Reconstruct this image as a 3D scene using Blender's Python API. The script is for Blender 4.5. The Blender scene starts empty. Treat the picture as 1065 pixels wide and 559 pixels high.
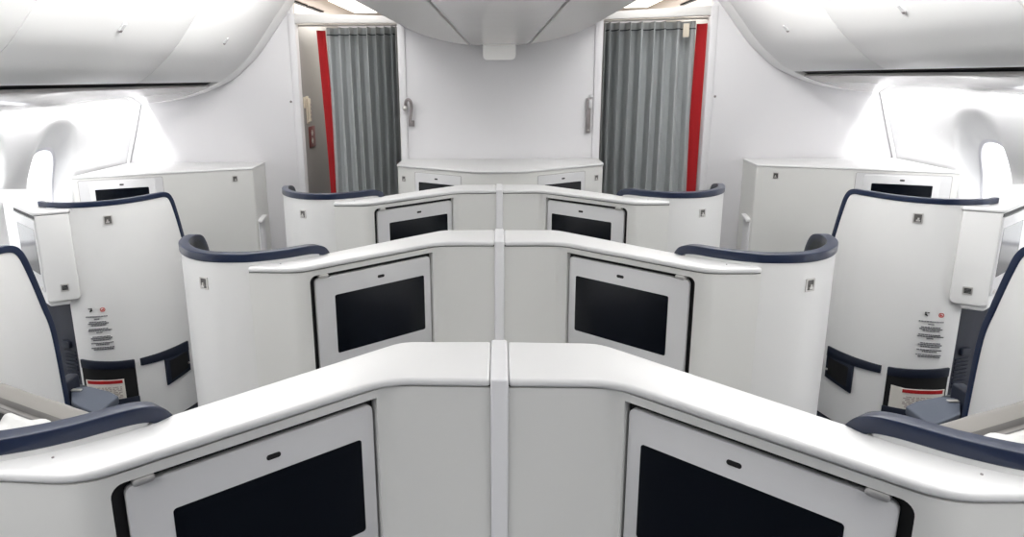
import bpy, bmesh, math, random
from mathutils import Vector, Matrix
random.seed(7)
S = bpy.context.scene
COL = S.collection
P = 1.07                      # seat pitch

# ------------------------------------------------------------------ materials
def srgb(r, g, b):
    f = lambda c: (c/255/12.92) if c/255 <= .04045 else ((c/255+.055)/1.055)**2.4
    return (f(r), f(g), f(b), 1)

def mat(name, rgb, rough=.5, metal=0, noise=.0, scale=40, bump=0, bscale=300, coat=0, spec=.5, emit=0, sheen=0):
    m = bpy.data.materials.new(name); m.use_nodes = True
    nt = m.node_tree; b = nt.nodes['Principled BSDF']
    c = srgb(*rgb)
    b.inputs['Base Color'].default_value = c
    b.inputs['Roughness'].default_value = rough
    b.inputs['Metallic'].default_value = metal
    b.inputs['Specular IOR Level'].default_value = spec
    b.inputs['Coat Weight'].default_value = coat
    b.inputs['Sheen Weight'].default_value = sheen
    if emit:
        b.inputs['Emission Color'].default_value = c
        b.inputs['Emission Strength'].default_value = emit
    tc = nt.nodes.new('ShaderNodeTexCoord')
    if noise:
        n = nt.nodes.new('ShaderNodeTexNoise'); n.inputs['Scale'].default_value = scale
        n.inputs['Detail'].default_value = 4
        mx = nt.nodes.new('ShaderNodeMix'); mx.data_type = 'RGBA'
        mx.inputs['A'].default_value = tuple(x*(1-noise) for x in c[:3])+(1,)
        mx.inputs['B'].default_value = tuple(min(1, x*(1+noise)) for x in c[:3])+(1,)
        nt.links.new(tc.outputs['Object'], n.inputs['Vector'])
        nt.links.new(n.outputs['Fac'], mx.inputs['Factor'])
        nt.links.new(mx.outputs['Result'], b.inputs['Base Color'])
    if bump:
        n2 = nt.nodes.new('ShaderNodeTexNoise'); n2.inputs['Scale'].default_value = bscale
        bp = nt.nodes.new('ShaderNodeBump'); bp.inputs['Strength'].default_value = bump
        bp.inputs['Distance'].default_value = .002
        nt.links.new(tc.outputs['Object'], n2.inputs['Vector'])
        nt.links.new(n2.outputs['Fac'], bp.inputs['Height'])
        nt.links.new(bp.outputs['Normal'], b.inputs['Normal'])
    return m

M = {}
M['shell'] = mat('shell_white', (227, 227, 226), .42, noise=.012, scale=6, bump=.05, bscale=700)
M['panel'] = mat('panel_white', (220, 220, 217), .42, noise=.012, scale=6, bump=.06, bscale=700)
M['top'] = mat('slab_white', (221, 221, 221), .35, noise=.008, scale=5)
M['strip'] = mat('divider_grey_white', (222, 222, 224), .4, noise=.01)
M['frame'] = mat('monitor_frame', (212, 212, 213), .38, noise=.01)
M['screen'] = mat('screen_black', (9, 13, 20), .16, spec=.35)
M['black'] = mat('recess_black', (13, 13, 14), .6, noise=.05)
M['navy'] = mat('navy_trim', (20, 33, 60), .36, noise=.05, scale=60, coat=.25, spec=.4)
M['navyd'] = mat('navy_plastic', (19, 26, 42), .5, noise=.06, scale=50)
M['lining'] = mat('navy_upholstery', (30, 38, 44), .85, noise=.12, scale=120, bump=.3, bscale=500, sheen=.2)
M['armgrey'] = mat('blue_grey_armrest', (82, 89, 102), .5, noise=.05, scale=120, bump=.1)
M['wall'] = mat('bulkhead_white', (222, 221, 223), .5, noise=.012, scale=4, bump=.05, bscale=500)
M['side'] = mat('sidewall_white', (242, 242, 243), .5, noise=.006, scale=4)
M['bin'] = mat('bin_white', (240, 240, 239), .3, noise=.006, scale=3)
M['under'] = mat('service_panel_white', (226, 222, 220), .16, noise=.03, scale=5, coat=.4)
M['ceil'] = mat('ceiling_white', (232, 230, 227), .4, noise=.01, scale=5)
M['strip2'] = mat('ceiling_strip', (224, 220, 218), .22, noise=.03, scale=7, coat=.3)
M['metal'] = mat('brushed_metal', (205, 203, 200), .35, metal=.55, noise=.06, scale=80)
M['greymet'] = mat('grey_bracket', (150, 143, 143), .4, metal=.4, noise=.06, scale=80)
M['hookd'] = mat('hook_recess', (92, 90, 88), .5, noise=.1)
M['red'] = mat('red_fabric', (172, 14, 22), .8, noise=.08, scale=90, bump=.2, sheen=.1)
M['galley'] = mat('galley_grey', (152, 150, 148), .35, metal=.1, noise=.04, scale=5)
M['maroon'] = mat('maroon_plaque', (112, 50, 46), .4, noise=.05)
M['beige'] = mat('beige_plastic', (214, 204, 186), .5, noise=.04)
M['carpet'] = mat('carpet', (52, 56, 68), .95, noise=.3, scale=300, bump=.5, bscale=400)
M['film'] = mat('grey_plastic_film', (132, 129, 125), .42, noise=.05, scale=14, bump=.3, bscale=22, coat=.15)
M['filmd'] = mat('dark_film_fold', (88, 86, 84), .3, noise=.1, scale=30, coat=.3)
M['quilt'] = mat('white_quilt', (212, 212, 210), .9, noise=.03, scale=60, bump=.9, bscale=120)
M['paper'] = mat('paper_white', (226, 222, 214), .6, noise=.04, scale=60)
M['print'] = mat('paper_print', (178, 166, 160), .6, noise=.6, scale=160)
M['redpaper'] = mat('red_paper', (176, 30, 32), .5, noise=.06, scale=60)
M['ink'] = mat('ink_grey', (122, 122, 126), .6, noise=.15, scale=600)
M['inkk'] = mat('ink_black', (30, 30, 32), .6, noise=.1)
M['inkr'] = mat('ink_red', (198, 70, 62), .6, noise=.05)
M['peach'] = mat('galley_ceiling', (238, 222, 206), .5, noise=.02, scale=4)
M['lampbox'] = mat('frosted_housing', (244, 243, 240), .12, noise=.005, coat=.6, emit=.06)
M['lamp'] = mat('lamp_glow', (255, 247, 232), .5, emit=4)
M['window'] = mat('window_bezel', (236, 236, 243), .35, noise=.006)

M['rear'] = mat('rear_blocker_grey', (168, 170, 174), .8, noise=.05)  # for the unseen blocking wall, grey chosen for its bounce
def curtain_mat(name, rgb):
    m = mat(name, rgb, .85, noise=.06, scale=25, bump=.25, bscale=350, sheen=.25)
    return m
M['curtain'] = curtain_mat('grey_curtain_fabric', (170, 174, 175))
M['hem'] = mat('dark_hem_stitch', (70, 74, 78), .9, noise=.1, scale=80)

gm = bpy.data.materials.new('window_glass'); gm.use_nodes = True
nt = gm.node_tree; nt.nodes.clear()
o = nt.nodes.new('ShaderNodeOutputMaterial'); mx = nt.nodes.new('ShaderNodeMixShader')
tr = nt.nodes.new('ShaderNodeBsdfTransparent'); gl = nt.nodes.new('ShaderNodeBsdfGlossy')
gl.inputs['Roughness'].default_value = .05; mx.inputs['Fac'].default_value = .06
nt.links.new(tr.outputs[0], mx.inputs[1]); nt.links.new(gl.outputs[0], mx.inputs[2]); nt.links.new(mx.outputs[0], o.inputs[0])
M['glass'] = gm

# ------------------------------------------------------------------ helpers
def tag(o, label, cat, group=None):
    o['label'] = label; o['category'] = cat
    if group: o['group'] = group
    return o

def thing(name, loc, label, cat, group=None):
    o = bpy.data.objects.new(name, None); COL.objects.link(o); o.location = loc
    o.empty_display_size = .05
    return tag(o, label, cat, group)

def wloc(o):
    v = Vector((0, 0, 0))
    while o: v += o.location; o = o.parent
    return v

def build(name, bm, m, parent=None, bevel=0, seg=2, ang=40, smooth=True, kind=None):
    bmesh.ops.remove_doubles(bm, verts=bm.verts, dist=1e-5)
    bmesh.ops.recalc_face_normals(bm, faces=bm.faces)
    if bevel:
        es = [e for e in bm.edges if len(e.link_faces) == 2 and e.calc_face_angle(0) > math.radians(ang)]
        bmesh.ops.bevel(bm, geom=es, offset=bevel, segments=seg, profile=.5, affect='EDGES', clamp_overlap=True)
    off = wloc(parent) if parent else Vector((0, 0, 0))
    if parent is None:
        # origin at the base centre
        xs = [v.co for v in bm.verts]
        off = Vector((sum(v.x for v in xs)/len(xs), sum(v.y for v in xs)/len(xs), min(v.z for v in xs)))
    for v in bm.verts: v.co -= off
    me = bpy.data.meshes.new(name); bm.to_mesh(me); bm.free()
    me.materials.append(m)
    if smooth:
        me.polygons.foreach_set('use_smooth', [True]*len(me.polygons))
        me.set_sharp_from_angle(angle=math.radians(38))
    o = bpy.data.objects.new(name, me); COL.objects.link(o)
    if parent: o.parent = parent
    else: o.location = off
    if kind: o['kind'] = kind
    return o

def copy_tree(o, parent=None):
    c = o.copy(); COL.objects.link(c)
    if parent: c.parent = parent
    for ch in list(o.children): copy_tree(ch, c)
    return c

def nb(): return bmesh.new()

def add_prism(bm, poly, z0, z1):
    """closed polygon in XY extruded in Z"""
    n = len(poly)
    a = [bm.verts.new((p[0], p[1], z0)) for p in poly]; b = [bm.verts.new((p[0], p[1], z1)) for p in poly]
    bm.faces.new(a); bm.faces.new(b)
    for i in range(n): bm.faces.new((a[i], a[(i+1) % n], b[(i+1) % n], b[i]))
    return bm

def add_prism_y(bm, poly, y0, y1):
    n = len(poly)
    a = [bm.verts.new((p[0], y0, p[1])) for p in poly]; b = [bm.verts.new((p[0], y1, p[1])) for p in poly]
    bm.faces.new(a); bm.faces.new(b)
    for i in range(n): bm.faces.new((a[i], a[(i+1) % n], b[(i+1) % n], b[i]))
    return bm

def add_prism_x(bm, poly, x0, x1):
    n = len(poly)
    a = [bm.verts.new((x0, p[0], p[1])) for p in poly]; b = [bm.verts.new((x1, p[0], p[1])) for p in poly]
    bm.faces.new(a); bm.faces.new(b)
    for i in range(n): bm.faces.new((a[i], a[(i+1) % n], b[(i+1) % n], b[i]))
    return bm

def add_box(bm, x0, x1, y0, y1, z0, z1):
    return add_prism(bm, [(x0, y0), (x1, y0), (x1, y1), (x0, y1)], z0, z1)

def rrect(w0, w1, h0, h1, r, n=5):
    if not isinstance(r, (tuple, list)): r = (r,)*4
    out = []
    for k, (cx, cy, a0) in enumerate(((w1, h1, 0), (w0, h1, 90), (w0, h0, 180), (w1, h0, 270))):
        rr = r[k]
        sx = -1 if cx == w1 else 1; sy = -1 if cy == h1 else 1
        for i in range(n+1):
            a = math.radians(a0+90*i/n)
            out.append((cx+sx*rr+rr*math.cos(a), cy+sy*rr+rr*math.sin(a)))
    return out

class Plane:
    """frame on a vertical wall: u along, z up, n outward; coordinates (u, z, depth out)"""
    def __init__(s, a, b, sg=1):
        s.o = Vector((a[0]*sg, a[1], 0)); d = Vector((b[0]*sg-a[0]*sg, b[1]-a[1], 0)); s.L = d.length; s.d = d.normalized()
        n = Vector((s.d.y, -s.d.x, 0))
        if n.y > 0: n = -n
        s.n = n
    def pt(s, u, z, out): return s.o+s.d*u+Vector((0, 0, z))+s.n*out

def add_plate(bm, pl, poly, o0, o1):
    """polygon (u,z) on a Plane extruded between the depths o0 and o1"""
    a = [bm.verts.new(pl.pt(u, z, o0)) for u, z in poly]; b = [bm.verts.new(pl.pt(u, z, o1)) for u, z in poly]
    n = len(poly); bm.faces.new(a); bm.faces.new(b)
    for i in range(n): bm.faces.new((a[i], a[(i+1) % n], b[(i+1) % n], b[i]))
    return bm

def add_ringplate(bm, pl, outer, inner, o0, o1):
    """polygon with a hole (same number of points in both outlines)"""
    n = len(outer)
    R = [[bm.verts.new(pl.pt(u, z, o)) for u, z in poly] for o in (o0, o1) for poly in (outer, inner)]
    for i in range(n):
        j = (i+1) % n
        bm.faces.new((R[0][i], R[0][j], R[1][j], R[1][i])); bm.faces.new((R[2][i], R[2][j], R[3][j], R[3][i]))
        bm.faces.new((R[0][i], R[0][j], R[2][j], R[2][i])); bm.faces.new((R[1][i], R[1][j], R[3][j], R[3][i]))
    return bm

def fillet(pts, rad, n=6):
    """round the inner corners of an open polyline; rad = {index: radius}"""
    out = []
    for i, p in enumerate(pts):
        r = rad.get(i, 0)
        if not r: out.append(tuple(p)); continue
        a, b, c = Vector(pts[i-1][:2]), Vector(p[:2]), Vector(pts[(i+1) % len(pts)][:2])
        u = (a-b).normalized(); v = (c-b).normalized()
        p0 = b+u*r; p1 = b+v*r
        for k in range(n+1):
            t = k/n
            q = p0*(1-t)**2+b*2*t*(1-t)+p1*t*t
            out.append((q.x, q.y))
    return out

def catmull(pts, n=8):
    P_ = [Vector(p) for p in pts]; out = []
    for i in range(len(P_)-1):
        p0 = P_[max(i-1, 0)]; p1 = P_[i]; p2 = P_[i+1]; p3 = P_[min(i+2, len(P_)-1)]
        for k in range(n):
            t = k/n
            out.append(.5*((2*p1)+(p2-p0)*t+(2*p0-5*p1+4*p2-p3)*t*t+(3*p1-p0-3*p2+p3)*t**3))
    out.append(P_[-1]); return out

def plan_normals(pts, toward):
    """unit horizontal normals of an open plan line, on the side of the point `toward`"""
    out = []
    n = len(pts); last = None
    for i in range(n):
        a = pts[max(i-1, 0)]; b = pts[min(i+1, n-1)]
        d = Vector((b[0]-a[0], b[1]-a[1]))
        if d.length < 1e-6: out.append(last); continue
        d.normalize(); nn = Vector((d.y, -d.x))
        if last is not None:
            if nn.dot(last) < 0: nn = -nn
        else:
            w = Vector((toward[0]-pts[i][0], toward[1]-pts[i][1]))
            if nn.dot(w) < 0: nn = -nn
        out.append(nn); last = nn
    return out

def offset(pts, nrm, t): return [(p[0]+n.x*t, p[1]+n.y*t) for p, n in zip(pts, nrm)]

def add_ribbon(bm, pts, toward, t0, t1, z0, z1):
    """a standing band following pts, from depth t0 to t1 (measured towards `toward`); z may be lists"""
    nr = plan_normals(pts, toward); a = offset(pts, nr, t0); b = offset(pts, nr, t1)
    n = len(pts); zz0 = z0 if isinstance(z0, list) else [z0]*n; zz1 = z1 if isinstance(z1, list) else [z1]*n
    A0 = [bm.verts.new((*a[i], zz0[i])) for i in range(n)]; A1 = [bm.verts.new((*a[i], zz1[i])) for i in range(n)]
    B0 = [bm.verts.new((*b[i], zz0[i])) for i in range(n)]; B1 = [bm.verts.new((*b[i], zz1[i])) for i in range(n)]
    for i in range(n-1):
        bm.faces.new((A0[i], A0[i+1], A1[i+1], A1[i])); bm.faces.new((B0[i], B0[i+1], B1[i+1], B1[i]))
        bm.faces.new((A0[i], A0[i+1], B0[i+1], B0[i])); bm.faces.new((A1[i], A1[i+1], B1[i+1], B1[i]))
    for i in (0, n-1): bm.faces.new((A0[i], B0[i], B1[i], A1[i]))
    return bm

def add_sweep(bm, path, nrm, w, h, r=.006, taper=None):
    """rounded bar along a 3D path whose outer face lies on the path; nrm = inward horizontal normals"""
    rings = []; n = len(path)
    sec = rrect(0, w, -h/2, h/2, r, 4)
    for i in range(n):
        t = (Vector(path[min(i+1, n-1)])-Vector(path[max(i-1, 0)])).normalized()
        nn = Vector((nrm[i].x, nrm[i].y, 0)); nn = (nn-t*nn.dot(t)).normalized()
        up = nn.cross(t)
        if i == 0: ref = up if up.z >= 0 else -up; up = ref
        else:
            if up.dot(prev) < 0: up = -up
        prev = up
        k = taper(i/(n-1)) if taper else 1
        rings.append([bm.verts.new(Vector(path[i])+nn*(a*1)+up*(b*k)) for a, b in sec])
    m = len(sec)
    for i in range(n-1):
        for j in range(m): bm.faces.new((rings[i][j], rings[i][(j+1) % m], rings[i+1][(j+1) % m], rings[i+1][j]))
    bm.faces.new(rings[0]); bm.faces.new(rings[-1]); return bm

def add_tube(bm, pts, r, n=10):
    rings = []
    for i, p in enumerate(pts):
        t = (Vector(pts[min(i+1, len(pts)-1)])-Vector(pts[max(i-1, 0)])).normalized()
        u = t.cross(Vector((.31, .17, .93))).normalized(); v = t.cross(u)
        rr = r[i] if isinstance(r, list) else r
        rings.append([bm.verts.new(Vector(p)+(u*math.cos(2*math.pi*k/n)+v*math.sin(2*math.pi*k/n))*rr) for k in range(n)])
    for i in range(len(pts)-1):
        for k in range(n): bm.faces.new((rings[i][k], rings[i][(k+1) % n], rings[i+1][(k+1) % n], rings[i+1][k]))
    bm.faces.new(rings[0]); bm.faces.new(rings[-1]); return bm

def mir(poly, sg): return [(p[0]*sg,)+tuple(p[1:]) for p in poly]

def coat_hook(pl, u, z, parent, s=1.0):
    """small square metal recess with a little hook"""
    w, h = .0165*s, .0195*s
    hk = build('coat_hook', add_ringplate(nb(), pl, rrect(u-w, u+w, z-h, z+h, .003), rrect(u-w*.74, u+w*.74, z-h*.78, z+h*.78, .002), -.006, .003), M['metal'], parent)
    build('recess', add_plate(nb(), pl, rrect(u-w*.76, u+w*.76, z-h*.8, z+h*.8, .002), -.004, .0012), M['hookd'], hk)
    b = nb(); add_plate(b, pl, rrect(u-w*.3, u+w*.5, z-h*.6, z-h*.3, .001), .001, .006); add_plate(b, pl, rrect(u-w*.05, u+w*.3, z-h*.35, z+h*.1, .001), .001, .005)
    build('hook', b, M['metal'], hk)
    hk['label'] = 'small square metal coat hook'
    return hk

def monitor(pl, u0, u1, z0, z1, su0, su1, sz0, sz1, parent, slot=True, o0=-.012, o1=-.002, big_r=.012):
    """framed screen on a plane, u from su0 to su1"""
    fr = build('monitor', add_plate(nb(), pl, rrect(u0, u1, z0, z1, big_r), o0, o1), M['frame'], parent, bevel=.0025)
    build('screen', add_plate(nb(), pl, rrect(su0, su1, sz0, sz1, .006), o1-.004, o1+.0008), M['screen'], fr)
    fr.children[0]['label'] = 'black glossy screen'
    if slot:
        c = (su0+su1)/2; zz = sz1+(z1-sz1)*.47
        build('camera_slot', add_plate(nb(), pl, rrect(c-.0125, c+.0125, zz-.0048, zz+.0048, .0045), o1-.002, o1+.0008), M['black'], fr)
    return fr

SIDE = {1: 'right', -1: 'left'}
ROW = ['nearest', 'middle', 'farthest']

# ------------------------------------------------------------------ camera
cam = bpy.data.cameras.new('camera'); co = bpy.data.objects.new('camera', cam); COL.objects.link(co)
f, px, py = 706.85878755, 479.63123256, 250.7518277
a, b, c = math.radians(13.4805892), math.radians(3.31199272), math.radians(.79704088)
ca, sa, cb, sb, cc, sc = math.cos(a), math.sin(a), math.cos(b), math.sin(b), math.cos(c), math.sin(c)
Rz = Matrix(((cb, -sb, 0), (sb, cb, 0), (0, 0, 1)))
r = Vector((1, 0, 0)); fw = Vector((0, ca, -sa)); d = Vector((0, -sa, -ca))
r, d = cc*r+sc*d, cc*d-sc*r
r, d, fw = Rz @ r, Rz @ d, Rz @ fw
mw = Matrix((( r.x, -d.x, -fw.x, 0), (r.y, -d.y, -fw.y, 0), (r.z, -d.z, -fw.z, 1.66), (0, 0, 0, 1)))
co.matrix_world = mw
cam.sensor_width = 36; cam.lens = f/1065*36
cam.shift_x = (532.5-px)/1065; cam.shift_y = (py-279.5)/1065
cam.clip_start = .02
S.camera = co

# ------------------------------------------------------------------ centre monitor consoles
Bk, Ck, Dk, Ek = (.208, 1.151), (.589, .821), (.742, .827), (.203, 1.325)
def make_console(sg):
    t = thing('monitor_console', (.4*sg, 1.1, 0), '', 'console')
    inside = (.5*sg, 1.5)
    front = [(.0172, 1.150), Bk, Ck, Dk]
    # slab
    fr = fillet([(.0172, 1.146), (.206, 1.147), (.5875, .8165), (.742, .8225)], {1: .05, 2: .045}, 8)
    back = [(.742, .845), (.70, .868), (.64, .905), (.585, .948), (.555, .985)]
    back2 = fillet([(.555, .985), (.205, 1.326), (.0172, 1.330)], {1: .03}, 6)[1:]
    build('top_slab', add_prism(nb(), mir(fr+back+back2, sg), 1.109, 1.1255), M['top'], t, bevel=.0065, seg=4)
    # black strip painted in as the shade of the gap under the slab
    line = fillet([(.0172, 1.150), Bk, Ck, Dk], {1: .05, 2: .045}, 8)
    build('gap_shade', add_ribbon(nb(), mir(line, sg), inside, .006, .02, 1.09, 1.112), M['black'], t)
    pl = Plane(Bk, Ck, sg); L = pl.L
    u0, u1, z0, z1 = .0225, .4705, .735, 1.0905
    # one continuous front with the monitor opening
    pin = fillet([(.0172, 1.150), Bk, tuple((Vector(Bk).lerp(Vector(Ck), u0/L)))], {1: .022}, 6)
    pout = fillet([tuple((Vector(Bk).lerp(Vector(Ck), u1/L))), Ck, Dk], {1: .03}, 8)
    b = nb()
    add_ribbon(b, mir(pin, sg), inside, 0, .02, .0, 1.1065)
    add_ribbon(b, mir(pout, sg), inside, 0, .02, .0, 1.1065)
    add_plate(b, pl, [(u0, z1), (u1, z1), (u1, 1.1065), (u0, 1.1065)], -.02, 0)
    add_plate(b, pl, [(u0, 0), (u1, 0), (u1, z0), (u0, z0)], -.02, 0)
    rr = .02
    add_plate(b, pl, [(u1, z1), (u1, z1-rr)]+[(u1-rr+rr*math.cos(math.radians(q)), z1-rr+rr*math.sin(math.radians(q))) for q in range(15, 91, 15)], -.02, 0)
    build('front_panel', b, M['panel'], t)
    # recess corners, rounded at the outer top
    build('recess', add_plate(nb(), pl, [(u0-.01, z0-.01), (u1+.01, z0-.01), (u1+.01, z1+.01), (u0-.01, z1+.01)], -.05, -.021), M['black'], t)
    m = monitor(pl, .0285, .4505, .755, 1.0775, .0560, .3885, .824, 1.0155, t, big_r=.013, o0=-.02, o1=-.006)
    lb = nb(); add_plate(lb, pl, rrect(.408, .440, 1.0765, 1.0895, .006), -.016, .0005)
    lt = build('latch', lb, M['metal'], m, bevel=.002); lt['label'] = 'small rounded metal latch'
    sx = .655
    bmesh_s = nb(); bmesh.ops.create_cone(bmesh_s, cap_ends=True, segments=10, radius1=.0022, radius2=.0018, depth=.002, matrix=Matrix.Translation((sx*sg, .862, 1.1258)))
    build('screw', bmesh_s, M['greymet'], t)
    # back side
    bl = [(.019, 1.328), (.20, 1.322), (.55, .985)]
    build('back_panel', add_ribbon(nb(), mir(bl, sg), (.2*sg, 1.1), 0, .015, 0, 1.108), M['panel'], t)
    return t

def make_divider():
    t = bpy.data.objects
    b = add_box(nb(), -.0165, .0165, 1.138, 1.334, 0, 1.1285)
    return build('divider_strip', b, M['strip'], None, bevel=.005, seg=3)

con = {sg: make_console(sg) for sg in (1, -1)}
div0 = make_divider()
rowdesc = ['nearest row', 'middle row', 'farthest row']
for k in range(3):
    for sg in (1, -1):
        o_ = con[sg] if k == 0 else copy_tree(con[sg])
        if k: o_.location.y = con[sg].location.y+P*k
        tag(o_, 'white angled console with black screen, %s of the strip, %s' % (SIDE[sg], rowdesc[k]), 'console', 'centre monitor consoles')
    o_ = div0 if k == 0 else div0.copy()
    if k: COL.objects.link(o_); o_.location.y = div0.location.y+P*k
    tag(o_, 'pale grey vertical strip between the two consoles of the %s' % ['nearest row', 'middle row', 'farthest row by the bulkhead'][k], 'strip', 'centre divider strips')

# ------------------------------------------------------------------ seats with curved shells
def shell_thing(name, path, sg, toward, loc, t):
    """path: list of (x,y,zrim) along the outside; white shell below, navy rim on top, navy lining inside"""
    pts = catmull([Vector((p[0]*sg, p[1], p[2])) for p in path], 7)
    plan = [(p.x, p.y) for p in pts]
    nr = plan_normals(plan, (toward[0]*sg, toward[1]))
    return pts, plan, nr

RIM_H, RIM_W = .027, .032
c_path = [(.540, .990, 1.112), (.551, .970, 1.138), (.578, .940, 1.1485), (.64, .891, 1.1485), (.70, .857, 1.1485), (.764, .838, 1.1485), (.863, .843, 1.1485),
          (.935, .877, 1.1485), (.99, .932, 1.1485), (1.028, .995, 1.1485), (1.046, 1.06, 1.1485), (1.048, 1.11, 1.146), (1.046, 1.15, 1.128), (1.045, 1.18, 1.06),
          (1.044, 1.205, .92), (1.043, 1.26, .62), (1.043, 1.30, .33)]
def make_shell(path, sg, toward, t, zbot, start=2, rw=RIM_W, rh=RIM_H, cut=0):
    pts, plan, nr = shell_thing('', path, sg, toward, None, t)
    i0 = cut or 7*start-4
    sp = [(p.x+n.x*.004, p.y+n.y*.004) for p, n in zip(pts, nr)][i0:]
    zt = [p.z for p in pts][i0:]
    tw = (toward[0]*sg, toward[1])
    n = len(sp)
    # white outside and navy lining as two skins
    build('shell', add_ribbon(nb(), sp, tw, 0, .016, [zbot]*n, zt), M['shell'], t)
    build('lining', add_ribbon(nb(), sp, tw, .0165, .028, [zbot+.05]*n, [max(z-.002, zbot+.06) for z in zt]), M['lining'], t)
    rm = build('rim', add_sweep(nb(), pts, nr, rw, rh, .0035), M['navy'], t)
    rm['label'] = 'glossy navy edge trim'
    return pts, plan, nr

def make_centre_seat(sg):
    t = thing('seat', (.8*sg, 1.1, 0), '', 'seat')
    make_shell(c_path, sg, (.8, 1.4), t, .02)
    pl = Plane((.864, .849), (.935, .880), sg)
    # coat hook on the shell
    pl2 = Plane((.8603, .8418), (.9323, .8758), sg)
    coat_hook(pl2, .037, 1.066, t, 1.0)
    # cushion and backrest
    b = add_box(nb(), min(.60*sg, .99*sg), max(.60*sg, .99*sg), 1.02, 1.50, .28, .46)
    build('seat_cushion', b, M['lining'], t, bevel=.04, seg=4)
    b = add_box(nb(), min(.70*sg, .95*sg), max(.70*sg, .95*sg), .915, .975, .40, .85)
    build('backrest', b, M['lining'], t, bevel=.025, seg=4)
    b = add_box(nb(), min(.60*sg, .99*sg), max(.60*sg, .99*sg), 1.0, 1.46, .0, .28)
    build('seat_base', b, M['navyd'], t, bevel=.01)
    return t

seat = {sg: make_centre_seat(sg) for sg in (1, -1)}
sdesc = ['nearest row with wrapped bedding', 'middle row', 'farthest row before the %s curtain']
for k in range(3):
    for sg in (1, -1):
        o_ = seat[sg] if k == 0 else copy_tree(seat[sg])
        if k: o_.location.y = seat[sg].location.y+P*k
        dd = sdesc[k] % SIDE[sg] if '%' in sdesc[k] else sdesc[k]
        tag(o_, 'white curved centre seat, navy rim, %s side, %s' % (SIDE[sg], dd), 'seat', 'centre seats')

# window-side seats ------------------------------------------------
w_path = [(2.06, 2.885, 1.1375), (2.0, 2.856, 1.1375), (1.93, 2.843, 1.1375), (1.87, 2.845, 1.1375), (1.79, 2.87, 1.1375), (1.715, 2.925, 1.1375), (1.655, 3.01, 1.1375),
          (1.618, 3.095, 1.1375), (1.602, 3.148, 1.134), (1.594, 3.178, 1.112), (1.588, 3.20, 1.05), (1.582, 3.235, .915), (1.58, 3.262, .80), (1.58, 3.272, .576), (1.58, 3.275, .36), (1.58, 3.28, .1)]
WP = catmull([Vector(p) for p in w_path], 7)
def w_at(x):
    """point and outward normal of the window shell (right side) at |x|"""
    for i in range(len(WP)-1):
        if WP[i].x >= x >= WP[i+1].x:
            k = (WP[i].x-x)/max(WP[i].x-WP[i+1].x, 1e-9)
            p = WP[i].lerp(WP[i+1], k); d_ = (WP[i+1]-WP[i]); d_ = Vector((d_.x, d_.y)).normalized()
            n_ = Vector((d_.y, -d_.x))
            if n_.y > 0 and abs(n_.y) > .2: n_ = -n_
            if n_.x > 0: n_ = -n_ if abs(n_.x) > .8 else n_
            return Vector((p.x, p.y)), n_
    return Vector((WP[-1].x, WP[-1].y)), Vector((-1, 0))

def add_patch(bm, xa, xb, zlo, zhi, o0, o1, sg, dy, n=10):
    """plate hugging the window shell between |x|=xa..xb; zlo/zhi are functions of t in 0..1 or numbers"""
    L0 = []
    for i in range(n+1):
        tt = i/n; x = xa+(xb-xa)*tt
        p, nn = w_at(x)
        lo = zlo(tt) if callable(zlo) else zlo; hi = zhi(tt) if callable(zhi) else zhi
        L0.append([bm.verts.new(((p.x+nn.x*o)*sg, p.y+nn.y*o+dy, z)) for o, z in ((o0, lo), (o0, hi), (o1, hi), (o1, lo))])
    for i in range(n):
        for j in range(4): bm.faces.new((L0[i][j], L0[i][(j+1) % 4], L0[i+1][(j+1) % 4], L0[i+1][j]))
    bm.faces.new(L0[0]); bm.faces.new(L0[-1]); return bm

def lin(a, b): return lambda t: a+(b-a)*t

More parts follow.
